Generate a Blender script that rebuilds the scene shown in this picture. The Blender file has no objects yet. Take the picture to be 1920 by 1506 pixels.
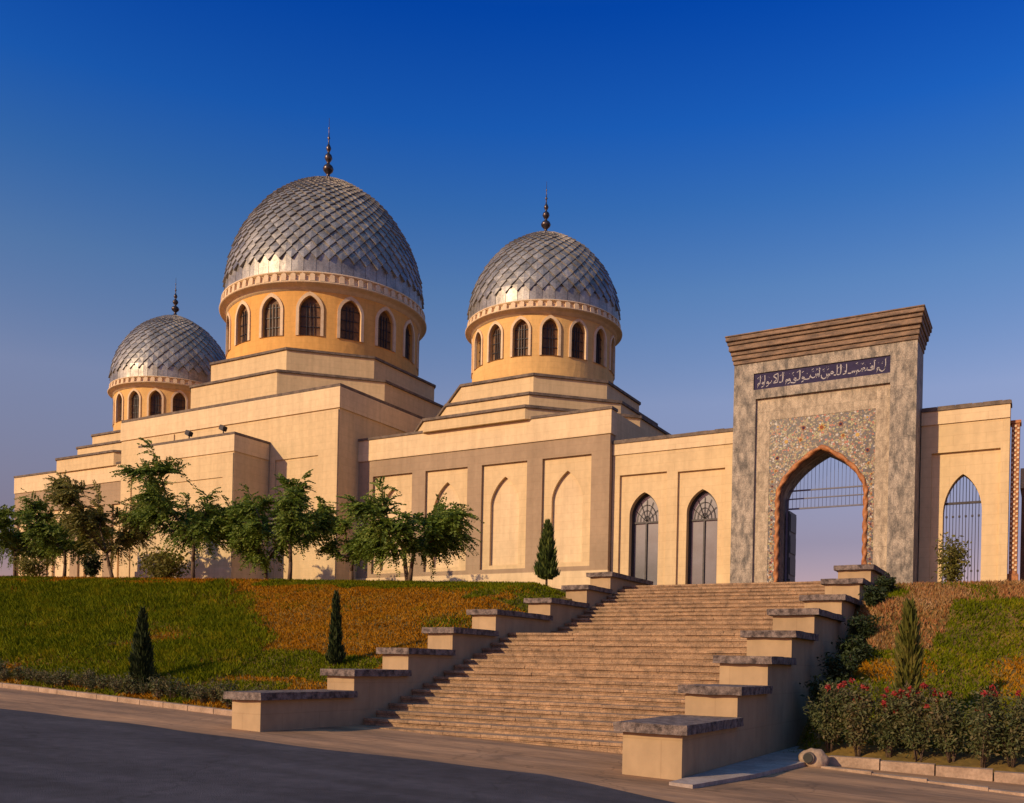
import bpy, bmesh, math, random
from math import sin, cos, pi, radians, sqrt, atan2
from mathutils import Vector, Matrix, noise
from mathutils.geometry import tessellate_polygon
random.seed(7)
S = bpy.context.scene
C = S.collection

# ------------------------------------------------------------------ camera
cam = bpy.data.cameras.new('camera'); camo = bpy.data.objects.new('camera', cam); C.objects.link(camo)
S.camera = camo
cam.sensor_width = 36; cam.lens = 1737/1920*36; cam.shift_y = (1244.7-753)/1920
cam.clip_start = .1; cam.clip_end = 5000
camo.location = (0, 0, 1.7)
camo.rotation_euler = (Matrix.Rotation(radians(30), 3, 'Z') @ Matrix.Rotation(radians(90), 3, 'X') @ Matrix.Rotation(radians(1.2), 3, 'Z')).to_euler()
# ------------------------------------------------------------------ sky and sun
SUN_EL = radians(23.2); SUN_AZ = radians(24.5)          # light travels +Y turned towards +X
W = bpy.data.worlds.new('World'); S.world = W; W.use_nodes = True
nt = W.node_tree; nt.nodes.clear()
sky = nt.nodes.new('ShaderNodeTexSky'); sky.sky_type = 'NISHITA'; sky.sun_disc = False
sky.sun_elevation = SUN_EL
sun_from = Vector((-sin(SUN_AZ), -cos(SUN_AZ)))          # horizontal direction towards the sun
sky.sun_rotation = atan2(sun_from.x, sun_from.y)
sky.air_density = 1.0; sky.dust_density = 1.0; sky.ozone_density = 3.0; sky.altitude = 800
hs = nt.nodes.new('ShaderNodeHueSaturation'); hs.inputs['Saturation'].default_value = 1.25; hs.inputs['Hue'].default_value = .5
bg = nt.nodes.new('ShaderNodeBackground'); bg.inputs['Strength'].default_value = .10
wo = nt.nodes.new('ShaderNodeOutputWorld')
nt.links.new(sky.outputs[0], hs.inputs['Color']); # sky tint: mauve low, deep blue above; unseen zenith brightened as added fill
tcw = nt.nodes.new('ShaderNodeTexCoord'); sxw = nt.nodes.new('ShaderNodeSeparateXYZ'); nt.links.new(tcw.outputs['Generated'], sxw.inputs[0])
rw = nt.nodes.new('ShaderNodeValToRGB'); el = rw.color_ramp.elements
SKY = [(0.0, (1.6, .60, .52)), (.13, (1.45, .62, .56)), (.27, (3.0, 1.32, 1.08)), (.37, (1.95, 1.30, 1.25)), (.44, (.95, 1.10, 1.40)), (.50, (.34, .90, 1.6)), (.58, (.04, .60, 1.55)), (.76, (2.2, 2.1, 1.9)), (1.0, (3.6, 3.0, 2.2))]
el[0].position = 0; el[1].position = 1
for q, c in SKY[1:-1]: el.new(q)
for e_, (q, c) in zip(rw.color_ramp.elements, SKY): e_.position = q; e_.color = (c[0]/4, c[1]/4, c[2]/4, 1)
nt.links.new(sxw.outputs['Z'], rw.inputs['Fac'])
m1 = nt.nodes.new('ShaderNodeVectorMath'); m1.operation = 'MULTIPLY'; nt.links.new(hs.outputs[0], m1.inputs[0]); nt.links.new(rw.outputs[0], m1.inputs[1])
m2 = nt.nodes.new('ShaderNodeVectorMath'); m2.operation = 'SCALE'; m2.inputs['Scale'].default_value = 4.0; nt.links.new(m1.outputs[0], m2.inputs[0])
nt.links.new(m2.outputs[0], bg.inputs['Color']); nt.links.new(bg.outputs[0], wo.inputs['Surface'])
sl = bpy.data.lights.new('sun', 'SUN'); sl.energy = 4.2; sl.angle = radians(.5); sl.color = (1, .745, .43)
so = bpy.data.objects.new('sun', sl); C.objects.link(so)
d = Vector((sin(SUN_AZ)*cos(SUN_EL), cos(SUN_AZ)*cos(SUN_EL), -sin(SUN_EL)))
so.rotation_euler = d.to_track_quat('-Z', 'Y').to_euler(); so.location = (-30, -40, 40)
S.view_settings.view_transform = 'Standard'; S.view_settings.look = 'None'; S.view_settings.gamma = 1
S.view_settings.exposure = 0.0
S.render.resolution_x = 1024; S.render.resolution_y = 803

# ------------------------------------------------------------------ materials
def mat(name, col, col2=None, scale=2.0, rough=.85, metal=0.0, bump=0.0, bscale=None, stretch=(1, 1, 1), detail=6, contrast=(.35, .65), fine=0.0, spec=.35):
    m = bpy.data.materials.new(name); m.use_nodes = True
    n = m.node_tree.nodes; l = m.node_tree.links; p = n['Principled BSDF']
    p.inputs['Roughness'].default_value = rough; p.inputs['Metallic'].default_value = metal
    p.inputs['Specular IOR Level'].default_value = spec
    tc = n.new('ShaderNodeTexCoord'); mp = n.new('ShaderNodeMapping'); mp.inputs['Scale'].default_value = stretch
    l.new(tc.outputs['Object'], mp.inputs['Vector'])
    c2 = col2 or tuple(min(1, c*.82) for c in col)
    no = n.new('ShaderNodeTexNoise'); no.inputs['Scale'].default_value = scale; no.inputs['Detail'].default_value = detail; no.inputs['Roughness'].default_value = .62
    l.new(mp.outputs[0], no.inputs['Vector'])
    r = n.new('ShaderNodeValToRGB'); r.color_ramp.elements[0].position = contrast[0]; r.color_ramp.elements[1].position = contrast[1]
    r.color_ramp.elements[0].color = (*c2, 1); r.color_ramp.elements[1].color = (*col, 1)
    l.new(no.outputs['Fac'], r.inputs['Fac'])
    out = r.outputs['Color']
    if fine:
        n2 = n.new('ShaderNodeTexNoise'); n2.inputs['Scale'].default_value = scale*9; n2.inputs['Detail'].default_value = 3
        l.new(mp.outputs[0], n2.inputs['Vector'])
        mr = n.new('ShaderNodeMapRange'); mr.inputs['From Min'].default_value = .3; mr.inputs['From Max'].default_value = .7
        mr.inputs['To Min'].default_value = 1-fine; mr.inputs['To Max'].default_value = 1+fine
        l.new(n2.outputs['Fac'], mr.inputs['Value'])
        mx = n.new('ShaderNodeVectorMath'); mx.operation = 'SCALE'
        l.new(out, mx.inputs[0]); l.new(mr.outputs[0], mx.inputs['Scale']); out = mx.outputs[0]
    l.new(out, p.inputs['Base Color'])
    if bump:
        nb = n.new('ShaderNodeTexNoise'); nb.inputs['Scale'].default_value = bscale or scale*6; nb.inputs['Detail'].default_value = 5
        l.new(mp.outputs[0], nb.inputs['Vector'])
        b = n.new('ShaderNodeBump'); b.inputs['Strength'].default_value = bump; b.inputs['Distance'].default_value = .03
        l.new(nb.outputs['Fac'], b.inputs['Height']); l.new(b.outputs[0], p.inputs['Normal'])
    m['out'] = 1
    return m, n, l, p, out

def wallmat(name, col, courses=.38, dark=.9):
    """painted stone cladding: faint courses, blotches and rain streaks"""
    m, n, l, p, out = mat(name, col, tuple(c*dark for c in col), scale=.6, rough=.88, bump=.12, bscale=14, fine=.05, stretch=(1, 1, .8), spec=.2)
    geo = n.new('ShaderNodeNewGeometry'); sp = n.new('ShaderNodeSeparateXYZ'); l.new(geo.outputs['Position'], sp.inputs[0])
    ad = n.new('ShaderNodeMath'); ad.operation = 'ADD'; l.new(sp.outputs['X'], ad.inputs[0]); l.new(sp.outputs['Y'], ad.inputs[1])
    cb = n.new('ShaderNodeCombineXYZ'); l.new(ad.outputs[0], cb.inputs['X']); l.new(sp.outputs['Z'], cb.inputs['Y'])
    br = n.new('ShaderNodeTexBrick'); br.inputs['Scale'].default_value = 1; br.inputs['Brick Width'].default_value = 1.1; br.inputs['Row Height'].default_value = courses
    br.inputs['Mortar Size'].default_value = .012; br.inputs['Mortar Smooth'].default_value = .3
    br.inputs['Color1'].default_value = (1, 1, 1, 1); br.inputs['Color2'].default_value = (.93, .92, .90, 1); br.inputs['Mortar'].default_value = (.74, .70, .66, 1)
    l.new(cb.outputs[0], br.inputs['Vector'])
    st = n.new('ShaderNodeTexNoise'); st.inputs['Scale'].default_value = 1; st.inputs['Detail'].default_value = 5
    mp = n.new('ShaderNodeMapping'); mp.inputs['Scale'].default_value = (3.2, .22, 1); l.new(cb.outputs[0], mp.inputs['Vector']); l.new(mp.outputs[0], st.inputs['Vector'])
    mr = n.new('ShaderNodeMapRange'); mr.inputs['From Min'].default_value = .35; mr.inputs['From Max'].default_value = .6; mr.inputs['To Min'].default_value = .90; mr.inputs['To Max'].default_value = 1.0
    l.new(st.outputs['Fac'], mr.inputs['Value'])
    a = n.new('ShaderNodeMix'); a.data_type = 'RGBA'; a.blend_type = 'MULTIPLY'; a.inputs[0].default_value = .42
    l.new(out, a.inputs[6]); l.new(br.outputs['Color'], a.inputs[7])
    v = n.new('ShaderNodeVectorMath'); v.operation = 'SCALE'; l.new(a.outputs[2], v.inputs[0]); l.new(mr.outputs[0], v.inputs['Scale'])
    l.new(v.outputs[0], p.inputs['Base Color'])
    return m

CREAM = wallmat('cream_render', (.70, .515, .29))
CREAM2 = wallmat('pale_render', (.76, .57, .345))
TAUPE = wallmat('taupe_stone', (.40, .285, .185), dark=.85)
OCHRE2 = wallmat('pale_ochre_render', (.76, .47, .18), courses=.3)
OCHRE = wallmat('ochre_render', (.76, .41, .12), courses=.3)
TRIM = mat('cream_trim', (.74, .55, .36), (.62, .45, .28), scale=3, rough=.8, bump=.1, fine=.06)[0]
COPING = mat('dark_coping', (.20, .15, .115), (.10, .075, .06), scale=3, rough=.9, bump=.5, fine=.2)[0]  # dark brown; its tone also stands in for shadow lines on the tiers
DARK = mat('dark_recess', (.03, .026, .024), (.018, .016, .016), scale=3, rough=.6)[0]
GLASS = mat('brown_window_lattice', (.20, .11, .055), (.10, .055, .03), scale=4, rough=.6, spec=.2)[0]
BAR = mat('dark_metal_bar', (.05, .045, .05), (.03, .028, .03), scale=9, rough=.5, metal=.5)[0]
GREYGLASS = mat('blue_grey_glazing', (.10, .115, .14), (.045, .05, .06), scale=.9, rough=.25, spec=.9, contrast=(.3, .7))[0]
STONE = mat('mottled_marble', (.38, .315, .245), (.12, .105, .09), scale=4.6, rough=.7, bump=.25, stretch=(1, 1, .45), detail=9, contrast=(.36, .60), fine=.38)
STONE2 = mat('pale_mottled_marble', (.47, .375, .265), (.20, .155, .11), scale=6, rough=.7, bump=.2, stretch=(1, 1, .5), detail=9, contrast=(.28, .6), fine=.3)
CORN = mat('worn_brown_cornice', (.29, .19, .125), (.12, .085, .065), scale=3, rough=.85, bump=.4, stretch=(.6, 1, 2), fine=.2)[0]
PLINTH = wallmat('stair_wall_stone', (.46, .32, .185), courses=.6, dark=.8)
CAP = mat('worn_cap_slab', (.23, .175, .15), (.045, .032, .03), scale=7, rough=.8, bump=.6, detail=9, contrast=(.36, .62), fine=.35)[0]
ROPE = mat('terracotta_rope', (.46, .19, .065), (.26, .095, .035), scale=6, rough=.6, bump=.3)[0]
WOODR = mat('spiral_terracotta', (.5, .2, .07), (.2, .08, .04), scale=8, rough=.7, bump=.4)[0]
BARK = mat('grey_brown_bark', (.17, .11, .07), (.08, .05, .035), scale=9, rough=.9, bump=.6, stretch=(1, 1, .3))[0]
ASPH = mat('asphalt', (.056, .052, .062), (.028, .026, .034), scale=.5, rough=.93, bump=.5, bscale=60, detail=10, contrast=(.3, .7), fine=.22)  # road asphalt; the dark bluish tone also carries shade lying over it
PAVE = mat('dusty_pavement', (.39, .215, .105), (.23, .135, .075), scale=.8, rough=.9, bump=.3, bscale=30, detail=8, fine=.2, stretch=(.35, 1.5, 1))
KERB = mat('kerb_stone', (.42, .29, .20), (.27, .18, .12), scale=2.5, rough=.85, bump=.4, fine=.15)[0]
SOIL = mat('ground_soil', (.20, .115, .02), (.10, .07, .012), scale=.9, rough=.95, bump=.6, detail=9, fine=.3)[0]

def metal_mat():
    m, n, l, p, out = mat('galvanised_scales', (.43, .405, .375), (.20, .185, .17), scale=1.3, rough=.5, metal=.6, bump=.15, bscale=5, detail=9, contrast=(.3, .66), fine=.2)
    geo = n.new('ShaderNodeNewGeometry')
    mr = n.new('ShaderNodeMapRange'); mr.inputs['To Min'].default_value = .82; mr.inputs['To Max'].default_value = 1.1
    l.new(geo.outputs['Random Per Island'], mr.inputs['Value'])
    v = n.new('ShaderNodeVectorMath'); v.operation = 'SCALE'; l.new(out, v.inputs[0]); l.new(mr.outputs[0], v.inputs['Scale']); l.new(v.outputs[0], p.inputs['Base Color'])
    r2 = n.new('ShaderNodeMapRange'); r2.inputs['To Min'].default_value = .42; r2.inputs['To Max'].default_value = .58
    l.new(geo.outputs['Random Per Island'], r2.inputs['Value']); l.new(r2.outputs[0], p.inputs['Roughness'])
    return m
METAL = metal_mat()
FIN = mat('dark_finial_metal', (.11, .085, .08), (.05, .04, .04), scale=6, rough=.35, metal=.8)[0]

def leafmat(name, cols, rough=.55, trans=.25, spec=.25):
    m = bpy.data.materials.new(name); m.use_nodes = True
    n = m.node_tree.nodes; l = m.node_tree.links; p = n['Principled BSDF']; o = n['Material Output']
    geo = n.new('ShaderNodeNewGeometry'); r = n.new('ShaderNodeValToRGB')
    r.color_ramp.elements[0].color = (*cols[0], 1); r.color_ramp.elements[1].color = (*cols[-1], 1)
    for i, c in enumerate(cols[1:-1]):
        e = r.color_ramp.elements.new((i+1)/(len(cols)-1)); e.color = (*c, 1)
    nz = n.new('ShaderNodeTexNoise'); nz.inputs['Scale'].default_value = .9; nz.inputs['Detail'].default_value = 5; l.new(geo.outputs['Position'], nz.inputs['Vector'])
    ma = n.new('ShaderNodeMath'); ma.operation = 'MULTIPLY_ADD'; ma.inputs[1].default_value = .55; l.new(geo.outputs['Random Per Island'], ma.inputs[0])
    mb_ = n.new('ShaderNodeMapRange'); mb_.inputs['From Min'].default_value = .3; mb_.inputs['From Max'].default_value = .7; mb_.inputs['To Max'].default_value = .5; l.new(nz.outputs['Fac'], mb_.inputs['Value'])
    l.new(mb_.outputs[0], ma.inputs[2]); l.new(ma.outputs[0], r.inputs['Fac']); l.new(r.outputs[0], p.inputs['Base Color'])
    p.inputs['Roughness'].default_value = rough; p.inputs['Specular IOR Level'].default_value = spec
    t = n.new('ShaderNodeBsdfTranslucent'); l.new(r.outputs[0], t.inputs['Color'])
    mx = n.new('ShaderNodeMixShader'); mx.inputs[0].default_value = trans
    l.new(p.outputs[0], mx.inputs[1]); l.new(t.outputs[0], mx.inputs[2]); l.new(mx.outputs[0], o.inputs['Surface'])
    return m
LEAF = leafmat('tree_leaf', [(.05, .075, .012), (.10, .155, .018), (.16, .22, .028), (.25, .26, .045)], trans=.35)
LEAFB = leafmat('tree_leaf_olive', [(.07, .07, .018), (.14, .14, .03), (.21, .19, .04), (.19, .12, .04)], trans=.35)
CONI = leafmat('conifer_sprig', [(.014, .022, .008), (.03, .045, .013), (.055, .07, .018)], trans=.1)
CONM = leafmat('cypress_sprig', [(.03, .05, .012), (.07, .10, .02), (.13, .15, .03)], trans=.2)
CONY = leafmat('yellow_green_sprig', [(.06, .07, .012), (.12, .12, .02), (.17, .13, .03)], trans=.2)
ROSEL = leafmat('rose_leaf', [(.045, .06, .022), (.09, .105, .035), (.15, .13, .055), (.18, .10, .05)])
ROSEF = leafmat('rose_flower', [(.22, .015, .02), (.34, .03, .03), (.30, .07, .04)], trans=.15)
GRASSG = leafmat('green_grass', [(.05, .065, .003), (.10, .125, .004), (.15, .165, .005), (.25, .19, .008)], trans=.2, spec=.03)
GRASSD = leafmat('dry_ground_cover', [(.28, .11, .004), (.33, .135, .006), (.38, .17, .010), (.22, .15, .006)], trans=.15, spec=.03)
GRASSR = leafmat('reddish_dry_weeds', [(.24, .09, .03), (.36, .15, .05), (.30, .18, .06), (.42, .24, .12)], trans=.15)
def flat(name, col, rough=.85): return mat(name, col, tuple(c*.75 for c in col), scale=12, rough=rough, spec=.1)[0]
NAVY = flat('navy_tile', (.045, .038, .085)); WHITE = flat('white_tile', (.46, .43, .43)); GOLDT = flat('yellow_tile', (.55, .36, .12)); RUST = flat('rust_tile', (.32, .10, .05))

def mosaic():
    m = bpy.data.materials.new('floral_mosaic'); m.use_nodes = True
    n = m.node_tree.nodes; l = m.node_tree.links; p = n['Principled BSDF']; p.inputs['Roughness'].default_value = .45
    tc = n.new('ShaderNodeTexCoord')
    v1 = n.new('ShaderNodeTexVoronoi'); v1.inputs['Scale'].default_value = 14; l.new(tc.outputs['Object'], v1.inputs['Vector'])
    sp = n.new('ShaderNodeSeparateColor'); l.new(v1.outputs['Color'], sp.inputs[0])
    r = n.new('ShaderNodeValToRGB'); r.color_ramp.interpolation = 'CONSTANT'
    cols = [(0, (.05, .036, .035)), (.2, (.27, .20, .12)), (.36, (.12, .065, .05)), (.5, (.30, .16, .07)), (.60, (.40, .36, .32)), (.68, (.05, .05, .085)), (.80, (.30, .27, .12)), (.93, (.36, .09, .05))]
    r.color_ramp.elements[0].color = (*cols[0][1], 1); r.color_ramp.elements[1].position = cols[1][0]; r.color_ramp.elements[1].color = (*cols[1][1], 1)
    for q, c in cols[2:]:
        e = r.color_ramp.elements.new(q); e.color = (*c, 1)
    l.new(sp.outputs[0], r.inputs['Fac'])
    v2 = n.new('ShaderNodeTexVoronoi'); v2.feature = 'DISTANCE_TO_EDGE'; v2.inputs['Scale'].default_value = 14; l.new(tc.outputs['Object'], v2.inputs['Vector'])
    mr = n.new('ShaderNodeMapRange'); mr.inputs['From Max'].default_value = .09; mr.inputs['From Min'].default_value = .03; l.new(v2.outputs['Distance'], mr.inputs['Value'])
    mx = n.new('ShaderNodeMix'); mx.data_type = 'RGBA'; mx.inputs[6].default_value = (.035, .026, .022, 1)
    l.new(mr.outputs[0], mx.inputs[0]); l.new(r.outputs[0], mx.inputs[7]); l.new(mx.outputs[2], p.inputs['Base Color'])
    return m
MOSAIC = mosaic()

def joints(mt, w, h, dark=.45):
    m, n, l, p, out = mt
    geo = n.new('ShaderNodeNewGeometry'); sp = n.new('ShaderNodeSeparateXYZ'); l.new(geo.outputs['Position'], sp.inputs[0])
    ad = n.new('ShaderNodeMath'); ad.operation = 'ADD'; l.new(sp.outputs['X'], ad.inputs[0]); l.new(sp.outputs['Y'], ad.inputs[1])
    cb = n.new('ShaderNodeCombineXYZ'); l.new(ad.outputs[0], cb.inputs['X']); l.new(sp.outputs['Z'], cb.inputs['Y'])
    br = n.new('ShaderNodeTexBrick'); br.inputs['Scale'].default_value = 1; br.inputs['Brick Width'].default_value = w; br.inputs['Row Height'].default_value = h; br.offset = .5
    br.inputs['Mortar Size'].default_value = .012; br.inputs['Color1'].default_value = (1.12, 1.12, 1.12, 1); br.inputs['Color2'].default_value = (.78, .77, .76, 1); br.inputs['Mortar'].default_value = (dark, dark, dark, 1)
    l.new(cb.outputs[0], br.inputs['Vector'])
    a = n.new('ShaderNodeMix'); a.data_type = 'RGBA'; a.blend_type = 'MULTIPLY'; a.inputs[0].default_value = .5
    l.new(out, a.inputs[6]); l.new(br.outputs['Color'], a.inputs[7]); l.new(a.outputs[2], p.inputs['Base Color'])
    return m
def stairmat():
    m, n, l, p, out = mat('worn_step_slabs', (.41, .26, .15), (.18, .12, .075), scale=4, rough=.88, bump=.6, bscale=22, detail=10, contrast=(.3, .66), fine=.3, stretch=(1, 1, 1.3))
    geo = n.new('ShaderNodeNewGeometry'); sp = n.new('ShaderNodeSeparateXYZ'); l.new(geo.outputs['Position'], sp.inputs[0])
    ad = n.new('ShaderNodeMath'); ad.operation = 'MULTIPLY_ADD'; ad.inputs[1].default_value = 1.0; ad.inputs[2].default_value = 0; l.new(sp.outputs['Z'], ad.inputs[0])
    cb = n.new('ShaderNodeCombineXYZ'); l.new(sp.outputs['X'], cb.inputs['X']); l.new(ad.outputs[0], cb.inputs['Y'])
    br = n.new('ShaderNodeTexBrick'); br.inputs['Scale'].default_value = 1; br.inputs['Brick Width'].default_value = .62; br.inputs['Row Height'].default_value = .155
    br.inputs['Mortar Size'].default_value = .008; br.inputs['Bias'].default_value = .0
    br.inputs['Color1'].default_value = (1.1, 1.08, 1.05, 1); br.inputs['Color2'].default_value = (.80, .78, .78, 1); br.inputs['Mortar'].default_value = (.45, .4, .4, 1)
    l.new(cb.outputs[0], br.inputs['Vector'])
    a = n.new('ShaderNodeMix'); a.data_type = 'RGBA'; a.blend_type = 'MULTIPLY'; a.inputs[0].default_value = .8; a.clamp_result = False
    l.new(out, a.inputs[6]); l.new(br.outputs['Color'], a.inputs[7]); l.new(a.outputs[2], p.inputs['Base Color'])
    return m
STEP = stairmat()
def cracks(mt, sc, w, dark):
    m, n, l, p, out = mt
    geo = n.new('ShaderNodeNewGeometry'); nz = n.new('ShaderNodeTexNoise'); nz.inputs['Scale'].default_value = 1.7; nz.inputs['Detail'].default_value = 6; l.new(geo.outputs['Position'], nz.inputs['Vector'])
    ad = n.new('ShaderNodeVectorMath'); ad.operation = 'MULTIPLY_ADD'; ad.inputs[1].default_value = (.9, .9, 0); l.new(nz.outputs['Color'], ad.inputs[0]); l.new(geo.outputs['Position'], ad.inputs[2])
    v = n.new('ShaderNodeTexVoronoi'); v.feature = 'DISTANCE_TO_EDGE'; v.inputs['Scale'].default_value = sc; l.new(ad.outputs[0], v.inputs['Vector'])
    mr = n.new('ShaderNodeMapRange'); mr.inputs['From Max'].default_value = w; mr.inputs['To Min'].default_value = dark; l.new(v.outputs['Distance'], mr.inputs['Value'])
    big = n.new('ShaderNodeTexNoise'); big.inputs['Scale'].default_value = .9; big.inputs['Detail'].default_value = 3
    mp = n.new('ShaderNodeMapping'); mp.inputs['Scale'].default_value = (.16, 1.5, 1); l.new(geo.outputs['Position'], mp.inputs['Vector']); l.new(mp.outputs[0], big.inputs['Vector'])
    m3 = n.new('ShaderNodeMapRange'); m3.inputs['From Min'].default_value = .35; m3.inputs['From Max'].default_value = .65; m3.inputs['To Min'].default_value = .78; m3.inputs['To Max'].default_value = 1.22; l.new(big.outputs['Fac'], m3.inputs['Value'])
    mm = n.new('ShaderNodeMath'); mm.operation = 'MULTIPLY'; l.new(mr.outputs[0], mm.inputs[0]); l.new(m3.outputs[0], mm.inputs[1])
    sc_ = n.new('ShaderNodeVectorMath'); sc_.operation = 'SCALE'; l.new(out, sc_.inputs[0]); l.new(mm.outputs[0], sc_.inputs['Scale']); l.new(sc_.outputs[0], p.inputs['Base Color'])
    return m
ASPH = cracks(ASPH, .28, .010, .62); PAVE = cracks(PAVE, .45, .012, .7)
STONE = joints(STONE, .62, .95); STONE2 = joints(STONE2, .55, .8)

# ------------------------------------------------------------------ mesh helpers
def tag(o, label=None, cat=None, group=None, kind=None):
    if label: o['label'] = label
    if cat: o['category'] = cat
    if group: o['group'] = group
    if kind: o['kind'] = kind
    return o
def obj(name, bm, mats, parent=None, smooth=False):
    me = bpy.data.meshes.new(name)
    bm.normal_update(); bm.to_mesh(me); bm.free()
    for m in (mats if isinstance(mats, (list, tuple)) else [mats]): me.materials.append(m)
    if smooth:
        for p in me.polygons: p.use_smooth = True
    o = bpy.data.objects.new(name, me); C.objects.link(o)
    if parent:
        o.parent = parent
        o.matrix_parent_inverse = Matrix.Translation(parent_world(parent)).inverted()
    return o
def parent_world(p):
    v = Vector((0, 0, 0)); q = p
    while q and q.type == 'EMPTY': v += q.location; q = q.parent
    return v
def empty(name, loc):
    o = bpy.data.objects.new(name, None); C.objects.link(o); o.location = loc; o.empty_display_size = .3
    return o
def box(bm, x0, x1, y0, y1, z0, z1, mi=0):
    v = [bm.verts.new(p) for p in ((x0,y0,z0),(x1,y0,z0),(x1,y1,z0),(x0,y1,z0),(x0,y0,z1),(x1,y0,z1),(x1,y1,z1),(x0,y1,z1))]
    for f in ((3,2,1,0),(4,5,6,7),(0,1,5,4),(1,2,6,5),(2,3,7,6),(3,0,4,7)):
        fc = bm.faces.new([v[i] for i in f]); fc.material_index = mi
def prism(bm, pts, z0, z1, mi=0):
    """vertical prism over a counter-clockwise plan outline"""
    a = [bm.verts.new((x, y, z0)) for x, y in pts]; b = [bm.verts.new((x, y, z1)) for x, y in pts]
    bm.faces.new(list(reversed(a))).material_index = mi; bm.faces.new(b).material_index = mi
    for i in range(len(pts)):
        j = (i+1) % len(pts); bm.faces.new((a[i], a[j], b[j], b[i])).material_index = mi
def lathe(bm, prof, cx, cy, seg=64, mi=0, cap=False):
    rings = []
    for r, z in prof:
        rings.append([bm.verts.new((cx+r*cos(2*pi*i/seg), cy+r*sin(2*pi*i/seg), z)) for i in range(seg)])
    for a, b in zip(rings, rings[1:]):
        for i in range(seg):
            j = (i+1) % seg; f = bm.faces.new((a[i], a[j], b[j], b[i])); f.smooth = True; f.material_index = mi
    if cap: bm.faces.new(rings[-1]); bm.faces.new(list(reversed(rings[0])))
def tube(bm, p0, p1, r0, r1, seg=6, mi=0):
    p0 = Vector(p0); p1 = Vector(p1); dd = (p1-p0)
    if dd.length < 1e-6: return
    q = dd.to_track_quat('Z', 'Y'); a = []; b = []
    for i in range(seg):
        u = Vector((cos(2*pi*i/seg), sin(2*pi*i/seg), 0))
        a.append(bm.verts.new(p0+q @ (u*r0))); b.append(bm.verts.new(p1+q @ (u*r1)))
    for i in range(seg):
        j = (i+1) % seg; f = bm.faces.new((a[i], a[j], b[j], b[i])); f.smooth = True; f.material_index = mi
    bm.faces.new(b).material_index = mi; bm.faces.new(list(reversed(a))).material_index = mi
def arch(cx, w, zs, h, z0, n=14, k=.40):
    """pointed arch outline, x-z, starting bottom left, going over the top"""
    pts = [(cx-w, z0)]
    for i in range(2*n+1):
        a = pi*(1 - i/(2*n)); t = cos(a)
        pts.append((cx+w*t, zs+h*((1-k)*sqrt(max(0, 1-t*t)) + k*(1-abs(t)))))
    pts.append((cx+w, z0))
    return pts
def slab(bm, outer, holes, y0, y1, mi=0, back=True, fn=None):
    """a wall slab in the x-z plane from y0 (front) to y1 with openings cut through it"""
    loops = [outer]+holes
    tri = tessellate_polygon([[Vector((x, z, 0)) for x, z in lp] for lp in loops])
    flatp = [p for lp in loops for p in lp]
    F = [bm.verts.new((x, y0, z)) for x, z in flatp]; B = [bm.verts.new((x, y1, z)) for x, z in flatp]
    for t in tri:
        a, b, c = [flatp[i] for i in t]
        cr = (b[0]-a[0])*(c[1]-a[1])-(b[1]-a[1])*(c[0]-a[0])
        if abs(cr) < 1e-9: continue
        ids = t if cr > 0 else (t[0], t[2], t[1])
        try:
            bm.faces.new([F[i] for i in ids]).material_index = mi
            if back: bm.faces.new([B[i] for i in reversed(ids)]).material_index = mi
        except ValueError: pass
    k = 0
    for li, lp in enumerate(loops):
        n = len(lp); ar = sum(lp[i][0]*lp[(i+1) % n][1]-lp[(i+1) % n][0]*lp[i][1] for i in range(n))
        for i in range(n):
            j = (i+1) % n; q = (F[k+i], B[k+i], B[k+j], F[k+j])
            if (ar > 0) == (li == 0): q = tuple(reversed(q))
            q = tuple(reversed(q)) if True else q
            bm.faces.new(q).material_index = mi
        k += n
def rect(x0, x1, z0, z1): return [(x0, z0), (x1, z0), (x1, z1), (x0, z1)]
def fixn(bm): bmesh.ops.recalc_face_normals(bm, faces=bm.faces[:])
def B(): return bmesh.new()

# ------------------------------------------------------------------ terrain
def lerp(a, b, t): return a+(b-a)*t
def cl(t, a=0., b=1.): return max(a, min(b, t))
def street(x, y): return -.03*(max(-45, min(8, x))+4.7)
def kerbY(x): return 15.35 + .10*max(0, min(10, -16.4-x)) if x < -10 else 16.6
def crestH(x): return 4.68+.036*max(0, min(36, -15.4-x)) if x < -10 else 4.55
def ground(x, y):
    """height of the natural ground"""
    st = street(x, y)
    if -13.75 < x < -5.2: return st-.25 if y < 31.6 else 4.58
    if x < -10:
        k = kerbY(x)+.45
        if y < k: return st+.0
        t = cl((y-k)/(28.2-k)); z = lerp(st+.14, crestH(x), t)
        z -= .16*math.exp(-((t-1)/.09)**2)            # rounded crest
        z -= .5*cl((x+15.5)/1.4)*cl((y-20)/5)*cl((36-y)/3)  # dips towards the stair wall
        n = noise.noise(Vector((x*.35, y*.35, 0)))*.10*min(1, t*5)*(1-cl((t-.8)/.2))
        return z+n
    k = 17.95+2.7*cl((-3.75-x)/.85)
    if y < k: return st
    t = cl((y-k)/(30.2-k)); z = lerp(st+.10, 4.5, t)
    z += .28*math.exp(-((t-.72)/.10)**2) - .14*math.exp(-((t-1)/.08)**2)
    z += noise.noise(Vector((x*.5, y*.5, 3)))*.12*min(1, t*5)*(1-cl((t-.8)/.2))
    return z
def frange(a, b, s):
    o = []
    while a < b-1e-6: o.append(a); a += s
    return o
xs = [-900, -400, -200, -120, -90, -75] + frange(-66, -14.1, .6) + [-14.0, -13.9, -13.6, -13.3, -11, -9, -7, -5.7, -5.3, -5.1, -4.85, -4.6] + frange(-4.3, 12, .4) + [12, 16, 24, 40, 80, 200, 900]
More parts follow.
